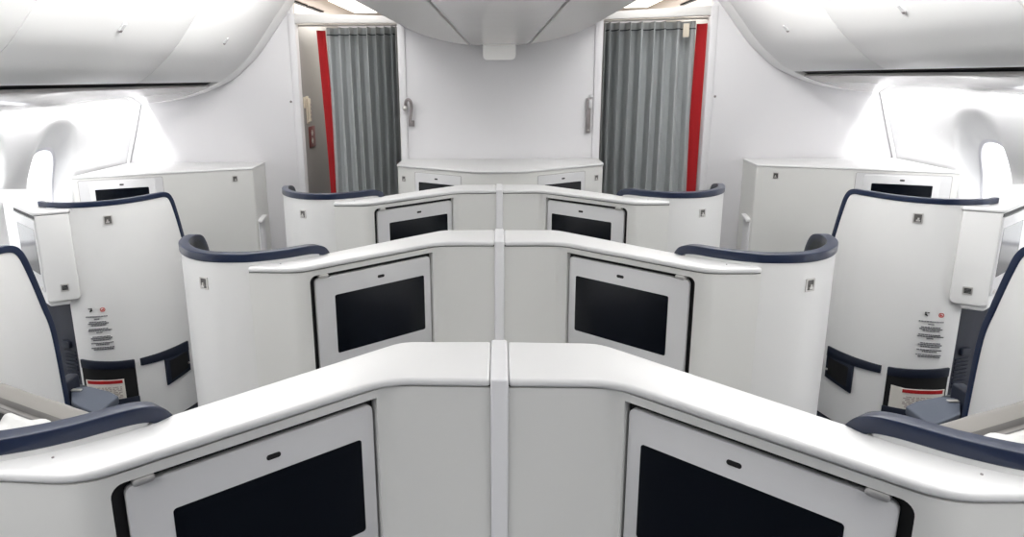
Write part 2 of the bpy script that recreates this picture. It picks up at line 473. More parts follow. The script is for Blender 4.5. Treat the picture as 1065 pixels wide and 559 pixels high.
def make_window_seat(sg, dy, detail):
    t = thing('seat', (1.85*sg, 3.1+dy, 0), '', 'seat')
    path = [(p[0], p[1]+dy, p[2]) for p in w_path]
    make_shell(path, sg, (1.95, 3.4+dy), t, .015, rw=.022, rh=.024, cut=11)
    if detail:
        p0, n0 = w_at(1.752)
        q = Plane((1.80, w_at(1.80)[0].y+dy), (1.70, w_at(1.70)[0].y+dy), sg)
        # place the hook on a small tangent plane
        tan = Vector((-n0.y, n0.x))
        if tan.x < 0: tan = -tan
        A = p0-n0*.004-tan*.05; B_ = p0-n0*.004+tan*.05
        A = p0+n0*(-.003)-tan*.05; B_ = p0+n0*(-.003)+tan*.05
        q = Plane((A.x, A.y+dy), (B_.x, B_.y+dy), sg)
        coat_hook(q, .05, 1.062, t, 1.1)
        # literature pocket: dark back, upper lip, lower pouch
        pk = build('literature_pocket', add_patch(nb(), 1.943, 1.7285, lin(.095, .11), lin(.41, .382), -.003, .0035, sg, dy), M['black'], t)
        build('pocket_lip', add_patch(nb(), 1.943, 1.7285, lin(.372, .345), lin(.412, .384), -.003, .008, sg, dy), M['navyd'], pk, bevel=.002)
        build('pouch', add_patch(nb(), 1.943, 1.7285, lin(.093, .108), lin(.215, .203), .012, .02, sg, dy), M['navyd'], pk, bevel=.002)
        # navy band running into a grab recess
        gb = nb()
        bn = build('grab_band', add_patch(gb, 1.7105, 1.594, lambda t_: .345-.02*t_-.0*t_, lambda t_: .381-.008*t_, -.003, .006, sg, dy, 16), M['navyd'], t, bevel=.0015)
        rc = build('grab_recess', add_patch(nb(), 1.645, 1.5945, lin(.195, .215), lin(.335, .335), -.003, .0055, sg, dy, 10), M['navyd'], t, bevel=.0015)
        build('hollow_shade', add_patch(nb(), 1.635, 1.598, lin(.215, .235), lin(.318, .322), .004, .0062, sg, dy, 10), M['black'], rc)  # black patch paints the shade of a hollow, nothing is cut
        build('button', add_patch(nb(), 1.5985, 1.5965, .255, .263, .0, .012, sg, dy, 2), M['metal'], rc)
        # safety text and icons
        tx = nb()
        blocks = [(.618, [.0, 1.0], 1), (.606, [.38, .62], 0), (.592, [.12, .9], 0), (.584, [.06, 1.0], 1), (.576, [.2, .88], 0),
                  (.558, [.06, .98], 0), (.550, [.02, 1.1], 1), (.541, [.4, .7], 0), (.520, [.18, 1.0], 0), (.512, [.1, 1.08], 0), (.504, [.2, 1.0], 0),
                  (.489, [.08, 1.1], 1), (.481, [.3, .9], 0), (.466, [.06, 1.14], 1), (.458, [.16, 1.08], 0)]
        rng = random.Random(3)
        for z, (s0, s1), _ in blocks:
            u = s0
            sgn = -1 if sg > 0 else 1
            while u < s1-.02:
                w = min(rng.uniform(.05, .13), s1-u)
                # text runs left to right as seen from the aisle end of the cabin
                xa = 1.889-.089*u if sg < 0 else 1.801+.089*u
                xb = 1.889-.089*(u+w) if sg < 0 else 1.801+.089*(u+w)
                add_patch(tx, max(xa, xb), min(xa, xb), z-.0021, z+.0021, -.003, -.0012+.002, sg, dy, 1)
                u += w+.022
        build('printed_text', tx, M['ink'], t)['label'] = 'lines of tiny grey safety text'
        # icons
        ix = nb()
        cx, cz = (1.865, .650)
        cxr = 1.815
        if sg > 0: cx, cxr = 1.865-.04, 1.865+.012
        def disc(bm_, x0, z0, r0, r1, na=24, zz=.0012):
            ring = []
            for i in range(na):
                an = 2*math.pi*i/na
                pr = []
                for rr_ in (r0, r1):
                    x = x0+rr_*math.cos(an); p, nn = w_at(x)
                    pr.append(bm_.verts.new(((p.x+nn.x*zz)*sg, p.y+nn.y*zz+dy, z0+rr_*math.sin(an))))
                ring.append(pr)
            for i in range(na):
                j = (i+1) % na
                bm_.faces.new((ring[i][0], ring[j][0], ring[j][1], ring[i][1]))
        disc(ix, cxr, cz, .0075, .0105, zz=.0008)
        e = .0015
        add_patch(ix, cxr+.007, cxr-.007, lin(cz-.007-e, cz+.007-e), lin(cz-.007+e, cz+.007+e), -.003, .001, sg, dy, 2)
        add_patch(ix, cxr+.004, cxr-.004, cz-.005, cz-.001, -.003, .0008, sg, dy, 2)
        build('no_stowage_icon', ix, M['inkr'], t)['label'] = 'red prohibition circle'
        fx = nb()
        add_patch(fx, cx+.009, cx+.001, cz+.006, cz+.0085, -.003, .0009, sg, dy, 2)
        add_patch(fx, cx-.002, cx-.007, cz+.005, cz+.0095, -.003, .0009, sg, dy, 2)
        add_patch(fx, cx+.004, cx-.003, lin(cz-.009, cz-.006), lin(cz-.005, cz+.004), -.003, .0009, sg, dy, 2)
        add_patch(fx, cx-.002, cx-.007, cz-.004, cz+.003, -.003, .0009, sg, dy, 2)
        build('seatbelt_icon', fx, M['inkk'], t)
    b = add_box(nb(), min(1.70*sg, 2.2*sg), max(1.70*sg, 2.2*sg), 3.06+dy, 3.62+dy, .28, .44)
    build('seat_cushion', b, M['lining'], t, bevel=.04, seg=4)
    b = add_box(nb(), min(1.74*sg, 2.1*sg), max(1.74*sg, 2.1*sg), 2.96+dy, 3.08+dy, .38, .97)
    build('backrest', b, M['lining'], t, bevel=.04, seg=4)
    b = add_box(nb(), min(1.70*sg, 2.2*sg), max(1.70*sg, 2.2*sg), 3.02+dy, 3.58+dy, 0, .28)
    build('seat_base', b, M['navyd'], t, bevel=.01)
    # lowered armrest on the aisle side
    k = 1.07+dy
    ap = [(1.679, 2.372), (1.611, 2.383), (1.505, 2.343), (1.448, 2.304), (1.450, 2.159), (1.603, 2.252)]
    ap = [(x*sg, y+1.07+dy) for x, y in ap]
    ar = build('armrest', add_prism(nb(), ap, .468, .50), M['armgrey'], t, bevel=.006, seg=3); ar['label'] = 'blue grey padded armrest'
    cx_ = sum(p[0] for p in ap)/6; cy_ = sum(p[1] for p in ap)/6
    ap2 = [(cx_+(x-cx_)*.97, cy_+(y-cy_)*.97) for x, y in ap]
    build('armrest_base', add_prism(nb(), ap2, .0, .466), M['navyd'], ar, bevel=.004)
    lx, ly = 1.635*sg, 2.345+1.07+dy
    add = nb(); add_box(add, lx-.022, lx+.018, ly-.012, ly+.006, .500, .506)
    build('latch', add, M['metal'], ar, bevel=.003)['label'] = 'shiny metal release latch'
    fl = nb(); add_box(fl, min(1.655*sg, 1.70*sg), max(1.655*sg, 1.70*sg), 2.275+1.07+dy, 2.40+1.07+dy, .30, .55)
    build('armrest_flap', fl, M['navyd'], t, bevel=.012, seg=3)
    return t

for sg in (1, -1):
    o_ = make_window_seat(sg, 0, True)
    tag(o_, 'white curved window seat with safety text and literature pocket, %s side' % SIDE[sg], 'seat', 'window seats')
    o_ = make_window_seat(sg, -P, False)
    tag(o_, 'white window seat with navy rim at the %s photo edge, nearer than its neighbour' % SIDE[sg], 'seat', 'window seats')

# brochures in the pockets
def make_brochure(sg):
    xs = (1.929, 1.772) if sg < 0 else (1.935, 1.775)
    t = thing('brochure', (1.85*sg, 2.85, .19), 'white brochure with red top band in the %s literature pocket' % SIDE[sg], 'brochure', 'brochures in the seat pockets')
    lo = lin(.13, .12); 
    build('cover', add_patch(nb(), xs[0], xs[1], lo, lin(.312, .3), .0045, .0075, sg, 0), M['paper'], t)
    hi = lambda q: .309-.012*q
    build('red_band', add_patch(nb(), xs[0]-.008, xs[1]+.006, lambda q: .292-.011*q, hi, .0076, .0084, sg, 0), M['redpaper'], t)['label'] = 'red header band'
    pr = nb()
    rng = random.Random(5+sg)
    for z in (.272, .264, .256, .246, .238, .230, .222):
        u = .12
        while u < .9:
            w = rng.uniform(.04, .16)
            a_, b_ = xs[0]+(xs[1]-xs[0])*u, xs[0]+(xs[1]-xs[0])*min(u+w, .93)
            add_patch(pr, a_, b_, z-.003-.01*u, z+.002-.01*u, .0076, .0082, sg, 0, 1); u += w+.03
    build('print', pr, M['print'], t)
for sg in (1, -1): make_brochure(sg)
b = add_patch(nb(), 1.80, 1.745, lin(.15, .15), lin(.30, .305), .0025+.0015, .0043, 1, 0)
tag(build('card', b, M['paper'], None), 'plain white card behind the brochure in the right literature pocket', 'card')

# ------------------------------------------------------------------ window-side monitor cabinets
def make_cabinet(sg):
    t = thing('side_cabinet', (2.2*sg, 3.0, 0), 'white side cabinet with angled grey screen under the %s windows' % SIDE[sg], 'cabinet', 'window side cabinets')
    K, I, Mo = (2.0, 2.757), (1.884, 2.822), (2.40, 3.105)
    top = fillet([(1.884, 2.818), (2.001, 2.752), (2.403, 3.10), (2.60, 3.10), (2.60, 3.40), (2.47, 3.39), (2.15, 3.07), (2.07, 2.93), (2.0, 2.862), (1.93, 2.848), (1.888, 2.85)], {1: .03}, 6)
    build('top_slab', add_prism(nb(), mir(top, sg), 1.109, 1.1245), M['top'], t, bevel=.006, seg=3)
    pf = Plane(I, K, sg)
    bm = nb()
    kk = fillet([I, K, Mo], {1: .022}, 6)
    # aft panel with rounded lower corners
    ib = Vector(I); kb = Vector(K); L = pf.L
    build('aft_panel', add_plate(nb(), pf, rrect(0, L-.006, .715, 1.107, (.006, .006, .02, .02)), -.05, 0), M['shell'], t, bevel=.004, seg=3)
    coat = nb()
    u, z, w, h = L*.42, .775, .017, .017
    vn = build('vent', add_ringplate(coat, pf, rrect(u-w, u+w, z-h, z+h, .003), rrect(u-w*.75, u+w*.75, z-h*.72, z+h*.72, .002), 0, .0025), M['metal'], t)
    g = nb()
    for q in range(4): add_plate(g, pf, [(u-w*.7, z-h*.6+q*.0055), (u+w*.7, z-h*.6+q*.0055), (u+w*.7, z-h*.6+q*.0055+.004), (u-w*.7, z-h*.6+q*.0055+.004)], 0, .0014)
    build('grille', g, M['black'], vn); vn['label'] = 'small square metal vent'
    pm = Plane(K, Mo, sg)
    build('monitor_panel', add_plate(nb(), pm, [(.002, .71), (pm.L, .71), (pm.L, 1.107), (.002, 1.107)], -.05, -.006), M['shell'], t)
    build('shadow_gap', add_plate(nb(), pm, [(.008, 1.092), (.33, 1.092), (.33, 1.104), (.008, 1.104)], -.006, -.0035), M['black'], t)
    mo = monitor(pm, .006, .37, .76, 1.09, .022, .29, .84, 1.045, t, slot=False, o0=-.01, o1=.0)
    lt = nb(); add_plate(lt, pm, rrect(.02, .045, .772, .785, .003), 0, .004); build('latch', lt, M['metal'], mo)
    # body under the slab and the navy footwell
    body = [(1.90, 2.855), (2.02, 2.80), (2.36, 3.12), (2.58, 3.14), (2.58, 3.66), (2.16, 3.2), (2.1, 2.97), (2.02, 2.885), (1.95, 2.862)]
    lip = fillet([(1.965, 2.80), (2.02, 2.79), (2.10, 2.86), (2.06, 2.9), (1.97, 2.858)], {}, 4)
    build('underside_lip', add_prism(nb(), mir([(1.925, 2.815), (2.0, 2.775), (2.12, 2.88), (2.06, 2.905), (1.97, 2.862)], sg), .69, .715), M['shell'], t, bevel=.01, seg=3)
    fw_ = build('footwell', add_prism(nb(), mir([(1.972, 2.872), (2.06, 2.905), (2.33, 3.12), (2.58, 3.16), (2.58, 3.37), (2.46, 3.37), (2.15, 3.05), (2.1, 2.97), (2.0, 2.885)], sg), 0, .69), M['navyd'], t)
    pv = Plane((1.985, 2.878), (2.058, 2.9045), sg)
    rb = nb()
    for q in range(8): add_plate(rb, pv, [(0, .30+q*.018), (pv.L, .30+q*.018), (pv.L, .311+q*.018), (0, .311+q*.018)], -.002, .006)
    build('vent_ribs', rb, M['navyd'], fw_, bevel=.0015)
    bs = nb(); add_plate(bs, pv, rrect(pv.L*.25, pv.L*.95, .45, .485, .008), -.002, .015); build('boss', bs, M['navyd'], fw_, bevel=.003)
    sill = nb(); add_box(sill, min(2.16*sg, 2.58*sg), max(2.16*sg, 2.58*sg), 3.2, 3.66, 0, .3)
    return t
for sg in (1, -1): make_cabinet(sg)

# ------------------------------------------------------------------ wrapped bedding on the nearest centre seats
def make_bedding(sg):
    A = Vector((1.161, 1.370, .954)); B_ = Vector((.826, 1.218, .952))
    t = thing('bedding_pack', (.97*sg, 1.3, .46), 'grey plastic wrapped bedding pack behind the navy rim at the lower %s' % SIDE[sg], 'bedding', 'wrapped bedding packs')
    d_ = (B_-A); L = d_.length; d_.normalize(); nh = Vector((d_.y, -d_.x, 0)).normalized()
    if nh.y > 0: nh = -nh
    tilt = math.radians(14)
    fa = nh*math.cos(tilt)-Vector((0, 0, 1))*math.sin(tilt)       # down the slope towards the aisle behind
    up = nh*math.sin(tilt)+Vector((0, 0, 1))*math.cos(tilt)
    HW, HH = .036, .036
    def spt(u, an, off=0, e=1):
        an = math.radians(an)
        c_ = math.copysign(abs(math.cos(an))**.55, math.cos(an)); s_ = math.copysign(abs(math.sin(an))**.55, math.sin(an))
        w = 1+.012*math.sin(11*u+3*an)+.008*math.sin(29*u+an)
        q = A+d_*(L*u)+fa*((HW*e+off)*c_*w)+up*((HH*e+off)*s_*w)
        return Vector((q.x*sg, q.y, q.z))
    bm = nb(); rings = []; NN = 30; MM = 40
    us = [0, .004, .012, .025]+[.025+.95*i/NN for i in range(1, NN)]+[.975, .988, .996, 1]
    for u in us:
        m_ = min(u, 1-u); e = math.sqrt(max(0, 1-(1-min(1, m_/.025))**2)); e = .72+.28*e
        rings.append([bm.verts.new(spt(u, 360*j/MM, 0, e)) for j in range(MM)])
    for a_, b_ in zip(rings[:-1], rings[1:]):
        for j in range(MM): bm.faces.new((a_[j], a_[(j+1) % MM], b_[(j+1) % MM], b_[j]))
    bm.faces.new(rings[0]); bm.faces.new(rings[-1])
    wr = build('wrapping', bm, M['film'], t)
    def strip(name, a0, a1, off, m, u0=0.03, u1=.93, k=5):
        b2 = nb(); R_ = []
        for i in range(25):
            u = u0+(u1-u0)*i/24
            R_.append([b2.verts.new(spt(u, a0+(a1-a0)*q/k, off)) for q in range(k+1)])
        for i in range(24):
            for j in range(k): b2.faces.new((R_[i][j], R_[i][j+1], R_[i+1][j+1], R_[i+1][j]))
        bmesh.ops.solidify(b2, geom=b2.faces[:], thickness=.0015)
        return build(name, b2, m, t)
    strip('seam_band', 64, 84, .0015, M['filmd'])
    strip('edge_fold', 44, 49, .0022, M['filmd'])
    strip('dark_edge', -10, 24, .002, M['black'], .0, .97)
    ek = nb(); add_tube(ek, [spt(.955, q, .002) for q in range(-10, 191, 10)], .0028, 8)
    build('end_fold', ek, M['filmd'], t)
    # lower folded part of the pack, standing on the seat cushion
    lo = nb(); R_ = []
    for i in range(13):
        u = .04+.92*i/12; row = []
        for (f_, z) in ((-.025, .46), (-.022, .93), (.04, .92), (.05, .46)):
            q = A+d_*(L*u)+nh*f_; row.append(lo.verts.new((q.x*sg, q.y, z)))
        R_.append(row)
    for i in range(12):
        for j in range(4): lo.faces.new((R_[i][j], R_[i][(j+1) % 4], R_[i+1][(j+1) % 4], R_[i+1][j]))
    lo.faces.new(R_[0]); lo.faces.new(R_[-1])
    build('lower_fold', lo, M['film'], t, bevel=.02)
    return t
for sg in (1, -1): make_bedding(sg)

def make_quilt(sg):
    bm = nb(); N = 22; g = []
    for i in range(N+1):
        row = []
        for j in range(N+1):
            u = i/N; v = j/N
            x = 1.012-.30*u; 
            y = 1.085-.5*(1.015-x)+.165*v
            hgt = .62+.415*(1-abs(2*u-1)**8)**.5*(1-abs(2*v-1)**6)**.5+.006*math.sin(17*u)+.006*math.sin(21*v+5*u)
            row.append((x*sg, y, hgt))
        g.append(row)
    V = [[bm.verts.new(p) for p in r_] for r_ in g]
    W = [[bm.verts.new((p[0], p[1], .475)) for p in r_] for r_ in g]
    for i in range(N):
        for j in range(N):
            bm.faces.new((V[i][j], V[i+1][j], V[i+1][j+1], V[i][j+1])); bm.faces.new((W[i][j], W[i+1][j], W[i+1][j+1], W[i][j+1]))
        bm.faces.new((V[i][0], V[i+1][0], W[i+1][0], W[i][0])); bm.faces.new((V[i][N], V[i+1][N], W[i+1][N], W[i][N]))
        bm.faces.new((V[0][i], V[0][i+1], W[0][i+1], W[0][i])); bm.faces.new((V[N][i], V[N][i+1], W[N][i+1], W[N][i]))
    tag(build('pillow', bm, M['quilt'], None), 'white quilted pillow next to the wrapped bedding, lower %s edge' % SIDE[sg], 'pillow', 'white pillows')
for sg in (1, -1): make_quilt(sg)

# ------------------------------------------------------------------ bulkhead consoles
def make_centre_bulkhead_console():
    t = thing('bulkhead_console', (0, 4.4, 0), 'wide white console with two small screens against the central bulkhead wall', 'console')
    half = [(.662, 4.640), (.662, 4.365), (.135, 4.02)]
    poly = fillet([(.664, 4.645), (.664, 4.36), (.14, 4.015), (-.14, 4.015), (-.664, 4.36), (-.664, 4.645)], {2: .06, 3: .06, 1: .012, 4: .012}, 6)
    build('top_slab', add_prism(nb(), poly, 1.106, 1.122), M['top'], t, bevel=.006, seg=3)
    body = fillet([(.659, 4.645), (.659, 4.366), (.138, 4.022), (-.138, 4.022), (-.659, 4.366), (-.659, 4.645)], {2: .06, 3: .06, 1: .01, 4: .01}, 6)
    build('body', add_prism(nb(), body, 0, 1.1055), M['panel'], t)
    for sg in (1, -1):
        pl = Plane((.659, 4.366), (.138, 4.022), sg)
        L = pl.L
        build('panel_gap', add_ringplate(nb(), pl, rrect(.145, .515, .74, 1.083, .01), rrect(.147, .513, .742, 1.081, .009), 0, .0006), M['greymet'], t)
        monitor(pl, .147, .513, .742, 1.081, .178, .462, .83, 1.022, t, o0=-.006, o1=.0022)
        coat_hook(pl, .052, 1.032, t, 1.0)
    return t
make_centre_bulkhead_console()

def make_side_bulkhead_console(sg):
    t = thing('bulkhead_console', (2.1*sg, 4.4, 0), 'white console with narrow screen below the bulkhead wall on the %s, beside the window' % SIDE[sg], 'console', 'side bulkhead consoles')
    A, B_ = (2.575, 3.935), (1.605, 4.335)
    poly = fillet([A, B_, (1.632, 4.645), (2.60, 4.645)], {1: .012}, 4)
    build('top_slab', add_prism(nb(), mir([(2.578, 3.930), (1.602, 4.331), (1.628, 4.645), (2.60, 4.645)], sg), 1.098, 1.112), M['top'], t, bevel=.005, seg=3)
    build('body', add_prism(nb(), mir(poly, sg), 0, 1.0975), M['panel'], t)
    pl = Plane(A, B_, sg)
    build('panel_gap', add_ringplate(nb(), pl, rrect(.03, .505, .70, 1.086, .01), rrect(.032, .503, .702, 1.084, .009), 0, .0006), M['greymet'], t)
    build('surround', add_plate(nb(), pl, rrect(.032, .503, .702, 1.084, .009), -.004, .001), M['frame'], t)
    monitor(pl, .085, .46, .76, 1.075, .118, .42, .84, 1.026, t, o0=-.006, o1=.003)
    coat_hook(pl, .935, 1.045, t, 1.0)
    pe = Plane(B_, (1.632, 4.645), sg)
    # aisle end: raised rail and dark seam
    x0 = 1.600*sg
    tl = nb(); add_prism_x(tl, [(4.36, .735), (4.46, .755), (4.46, .775), (4.36, .755)], min(1.578*sg, 1.612*sg), max(1.578*sg, 1.612*sg))
    build('rail', tl, M['top'], t, bevel=.006)
    sm = nb(); add_box(sm, min(1.604*sg, 1.630*sg), max(1.604*sg, 1.630*sg), 4.62, 4.63, .05, 1.09)
    lw = nb(); add_box(lw, min(1.600*sg, 1.630*sg), max(1.600*sg, 1.630*sg), 4.36, 4.47, .05, .735)
    build('end_panel', lw, M['strip'], t, bevel=.003)
    return t
for sg in (1, -1): make_side_bulkhead_console(sg)

# ------------------------------------------------------------------ room shell
def st(name, bm, m, bevel=0): return build(name, bm, m, None, bevel=bevel, kind='structure')
YB = 4.65
st('floor', add_box(nb(), -2.75, 2.75, -1.6, 7.6, -.06, 0), M['carpet'])
# bulkhead walls
st('wall_center', add_box(nb(), -.655, .655, YB, YB+.05, 0, 2.42), M['wall'])
b = nb(); add_box(b, -.672, -.622, YB-.012, YB+.055, 0, 2.06); st('trim_1', b, M['wall'], .006)
b = nb(); add_box(b, .622, .672, YB-.012, YB+.055, 0, 2.06); st('trim_2', b, M['wall'], .006)
for sg, nm in ((-1, 'wall_left'), (1, 'wall_right')):
    b = nb(); x0, x1 = 1.365*sg, 2.75*sg
    add_box(b, min(x0, x1), max(x0, x1), YB, YB+.06, 0, 2.42)
    st(nm, b, M['wall'], .004)
    b = nb(); add_box(b, min(1.352*sg, 1.40*sg), max(1.352*sg, 1.40*sg), YB-.008, YB+.07, 0, 2.09)
    st('trim_3' if sg < 0 else 'trim_4', b, M['wall'], .008)
    # small dark screw
    s = nb()
    bmesh.ops.create_uvsphere(s, u_segments=12, v_segments=8, radius=.008, matrix=Matrix.Translation(((1.40+.03)*sg*.99, YB-.001, 1.52)))
    tag(build('screw', s, M['greymet'], None), 'small round screw cap on the bulkhead wall beside the %s doorway' % SIDE[sg], 'screw', 'screw caps on the bulkhead')
# lintels over the aisle openings
for sg, nm in ((-1, 'trim_5'), (1, 'trim_6')):
    b = nb(); x = [(.655*sg, 2.018), (1.372*sg, 2.030), (1.372*sg, 2.092), (.655*sg, 2.062)]
    add_prism_y(b, x, YB+.0, YB+.05); st(nm, b, M['ceil'], .004)
# galley monument walls beyond the doorways, galley ceiling, far wall
for sg, nm in ((-1, 'wall_galley_left'), (1, 'wall_galley_right')):
    b = nb(); x0, x1 = 1.36*sg, 1.44*sg
    add_box(b, min(x0, x1), max(x0, x1), YB+.075, 7.0, 0, 2.10); st(nm, b, M['galley'], .01)
for sg, nm in ((-1, 'wall_monument_left'), (1, 'wall_monument_right')):
    b = nb(); add_box(b, min(.60*sg, .64*sg), max(.60*sg, .64*sg), YB+.06, 7.0, 0, 2.10); st(nm, b, M['galley'], .01)
st('wall_far', add_box(nb(), -2.7, 2.7, 7.4, 7.45, 0, 2.5), M['wall'])
st('ceiling_galley', add_box(nb(), -2.4, 2.4, YB+.06, 7.5, 2.215, 2.26), M['peach'])
for sg in (1, -1):
    for y0, y1 in ((4.93, 5.37), (5.42, 5.86)):
        tag(build('air_slot', add_box(nb(), min(1.455*sg, 1.485*sg), max(1.455*sg, 1.485*sg), y0, y1, 2.205, 2.2165), M['black'], None),
            'black %s air slot in the warm ceiling above the %s curtain' % ('nearer' if y0 < 5 else 'farther', SIDE[sg]), 'vent', 'galley ceiling slots')
    b = nb(); add_box(b, min(.98*sg, 1.2*sg), max(.98*sg, 1.2*sg), 4.98, 5.9, 2.2, 2.2145)
    tag(build('ceiling_light', b, M['lamp'], None), 'bright ceiling light strip above the %s curtain' % SIDE[sg], 'light', 'galley lights')
# cabin ceiling
st('ceiling', add_box(nb(), -2.75, 2.75, -1.6, YB+.06, 2.42, 2.47), M['ceil'])

st('wall_rear_blocker', add_box(nb(), -2.75, 2.75, -1.66, -1.6, 0, 2.42), M['rear'])  # unseen wall, added to block world light from behind
# side walls with windows
def wx(z):
    T = [(0, 2.50), (.4, 2.625), (.8, 2.66), (1.107, 2.615), (1.30, 2.55), (1.52, 2.482), (1.65, 2.43), (2.42, 2.2)]
    for (a0, b0), (a1, b1) in zip(T[:-1], T[1:]):
        if a0 <= z <= a1:
            k = (z-a0)/(a1-a0); return b0+(b1-b0)*k
    return T[-1][1]
WZ0, WZ1 = .72, 1.62
WY = [3.80-.61*i for i in range(0, 5)]      # window centres
def sidewall(sg, nm):
    bm = nb()
    def V(y, z, x=None): return bm.verts.new(((wx(z) if x is None else x)*sg, y, z))
    # lower and upper plain bands
    def band(y0, y1, zs):
        n = 2; cols = [[V(y, z) for z in zs] for y in (y0, y1)]
        for i in range(len(zs)-1): bm.faces.new((cols[0][i], cols[1][i], cols[1][i+1], cols[0][i+1]))
    low = [0, .2, .4, .6, WZ0]; hi = [WZ1, 1.8, 2.0, 2.42]
    ya = WY[-1]-.305; yb = WY[0]+.305
    band(-1.6, YB+.05, low); band(-1.6, YB+.05, hi)
    mid = [WZ0+(WZ1-WZ0)*i/18 for i in range(19)]
    band(-1.6, ya, mid); band(yb, YB+.05, mid)
    N = 48
    for wy in WY:
        cz, hy, hz = 1.12, .225, .385
        def sup(an, a_, b_, e):
            c_, s_ = math.cos(an), math.sin(an)
            return a_*math.copysign(abs(c_)**(2/e), c_), b_*math.copysign(abs(s_)**(2/e), s_)
        rings = []
        def rect(an):
            c_, s_ = math.cos(an), math.sin(an)
            top = WZ1-cz; bot = cz-WZ0
            h = top if s_ > 0 else bot
            k = min(.305/max(abs(c_), 1e-9), h/max(abs(s_), 1e-9))
            return c_*k, s_*k
        angs = [2*math.pi*(i+.5)/N for i in range(N)]
        # make the cell corners exact
        R0 = [rect(q) for q in angs]
        for (yy, zz) in ((.305, WZ1-cz), (-.305, WZ1-cz), (.305, WZ0-cz), (-.305, WZ0-cz)):
            i = min(range(N), key=lambda j: (R0[j][0]-yy)**2+(R0[j][1]-zz)**2); R0[i] = (yy, zz)
        E0 = [sup(q, hy, hz, 2.4) for q in angs]
        for k in range(6):
            t_ = (k/5)
            rings.append([V(wy+R0[i][0]*(1-t_)+E0[i][0]*t_, cz+R0[i][1]*(1-t_)+E0[i][1]*t_) for i in range(N)])
        pz = 1.055
        for k in range(1, 9):                      # funnel towards the pane
            t_ = k/8; e = t_**.8
            ring = []
            for i, q in enumerate(angs):
                p0 = sup(q, hy, hz, 2.4); p1 = sup(q, .138, .245, 3.0)
                z0_ = cz+p0[1]; x0_ = wx(z0_); z1_ = pz+p1[1]
                y_ = wy+p0[0]*(1-e)+(p1[0]+.02)*e; z_ = z0_*(1-e)+z1_*e
                x1_ = wx(z1_)+.085
                x_ = x0_+(x1_-x0_)*(t_**1.25)
                ring.append(bm.verts.new((x_*sg, y_, z_)))
            rings.append(ring)
        for a_, b_ in zip(rings[:-1], rings[1:]):
            for i in range(N): bm.faces.new((a_[i], a_[(i+1) % N], b_[(i+1) % N], b_[i]))
    o_ = build(nm, bm, M['side'], None, kind='structure', smooth=True)
    for p in o_.data.polygons: pass
    return o_
for sg, nm in ((-1, 'wall_sidewall_left'), (1, 'wall_sidewall_right')): sidewall(sg, nm)
wn = 1
for sg in (-1, 1):
    for i, wy in enumerate(WY[:2]):
        t = bpy.data.objects.new('window_%d' % wn, None); COL.objects.link(t); t.location = (2.7*sg, wy, .82); t['kind'] = 'structure'; wn += 1
        def ov(hy, hz, e=3.0, n=48):
            out = []
            for k in range(n):
                an = 2*math.pi*(k+.5)/n; c_, s_ = math.cos(an), math.sin(an)
                out.append((wy+.02+hy*math.copysign(abs(c_)**(2/e), c_), 1.055+hz*math.copysign(abs(s_)**(2/e), s_)))
            return out
        bm = nb(); outer, inner = ov(.144, .251), ov(.122, .228)
        A0 = [bm.verts.new(((wx(z)+.083)*sg, y, z)) for y, z in outer]; A1 = [bm.verts.new(((wx(z)+.087)*sg, y, z)) for y, z in inner]
        B0 = [bm.verts.new(((wx(z)+.115)*sg, y, z)) for y, z in outer]; B1 = [bm.verts.new(((wx(z)+.115)*sg, y, z)) for y, z in inner]
        n = len(outer)
        for k in range(n):
            j = (k+1) % n
            bm.faces.new((A0[k], A0[j], A1[j], A1[k])); bm.faces.new((B0[k], B0[j], B1[j], B1[k])); bm.faces.new((A1[k], A1[j], B1[j], B1[k])); bm.faces.new((A0[k], A0[j], B0[j], B0[k]))
        build('bezel', bm, M['window'], t)
        bm = nb(); vs = [bm.verts.new(((wx(z)+.104)*sg, y, z)) for y, z in ov(.124, .230)]; vs2 = [bm.verts.new(((wx(z)+.108)*sg, y, z)) for y, z in ov(.124, .230)]
        bm.faces.new(vs); bm.faces.new(vs2)
        for k in range(n): bm.faces.new((vs[k], vs[(k+1) % n], vs2[(k+1) % n], vs2[k]))
        build('pane', bm, M['glass'], t)
# joint trim between sidewall and bulkhead
for sg, nm in ((-1, 'trim_7'), (1, 'trim_8')):
    bm = nb(); pts = [((wx(z)-.012)*sg, YB-.02, z) for z in [1.09+.04*i for i in range(13)]]
    add_tube(bm, pts, .011, 8); st(nm, bm, M['side'])

# ------------------------------------------------------------------ overhead bins
prof = [(1.12, 2.40), (1.20, 2.352), (1.305, 2.225), (1.405, 2.094), (1.587, 1.862), (1.69, 1.763), (1.779, 1.694), (1.90, 1.634), (2.02, 1.590), (2.16, 1.556), (2.30, 1.535), (2.425, 1.528)]
PR = [(p.x, p.y) for p in catmull([Vector(p) for p in prof], 6)]
PR0 = PR
def zcut(lo=None, hi=None):
    return [p for p in PR if (lo is None or p[1] >= lo) and (hi is None or p[1] <= hi)]
def ribbon_y(bm, pts, t, y0, y1, sg):
    """a skin following an (x,z) profile with thickness t away from the cabin"""
    n = len(pts); nr = plan_normals(pts, (2.3, 2.2)); q = offset(pts, nr, t)
    poly = [(p[0]*sg, p[1]) for p in pts]+[(p[0]*sg, p[1]) for p in reversed(q)]
    return add_prism_y(bm, poly, y0, y1)
DOOR0 = zcut(lo=1.6575)
LOW0 = zcut(hi=1.641)
def lift(pts, sg): return [(p[0], p[1]+.008*sg) for p in pts]
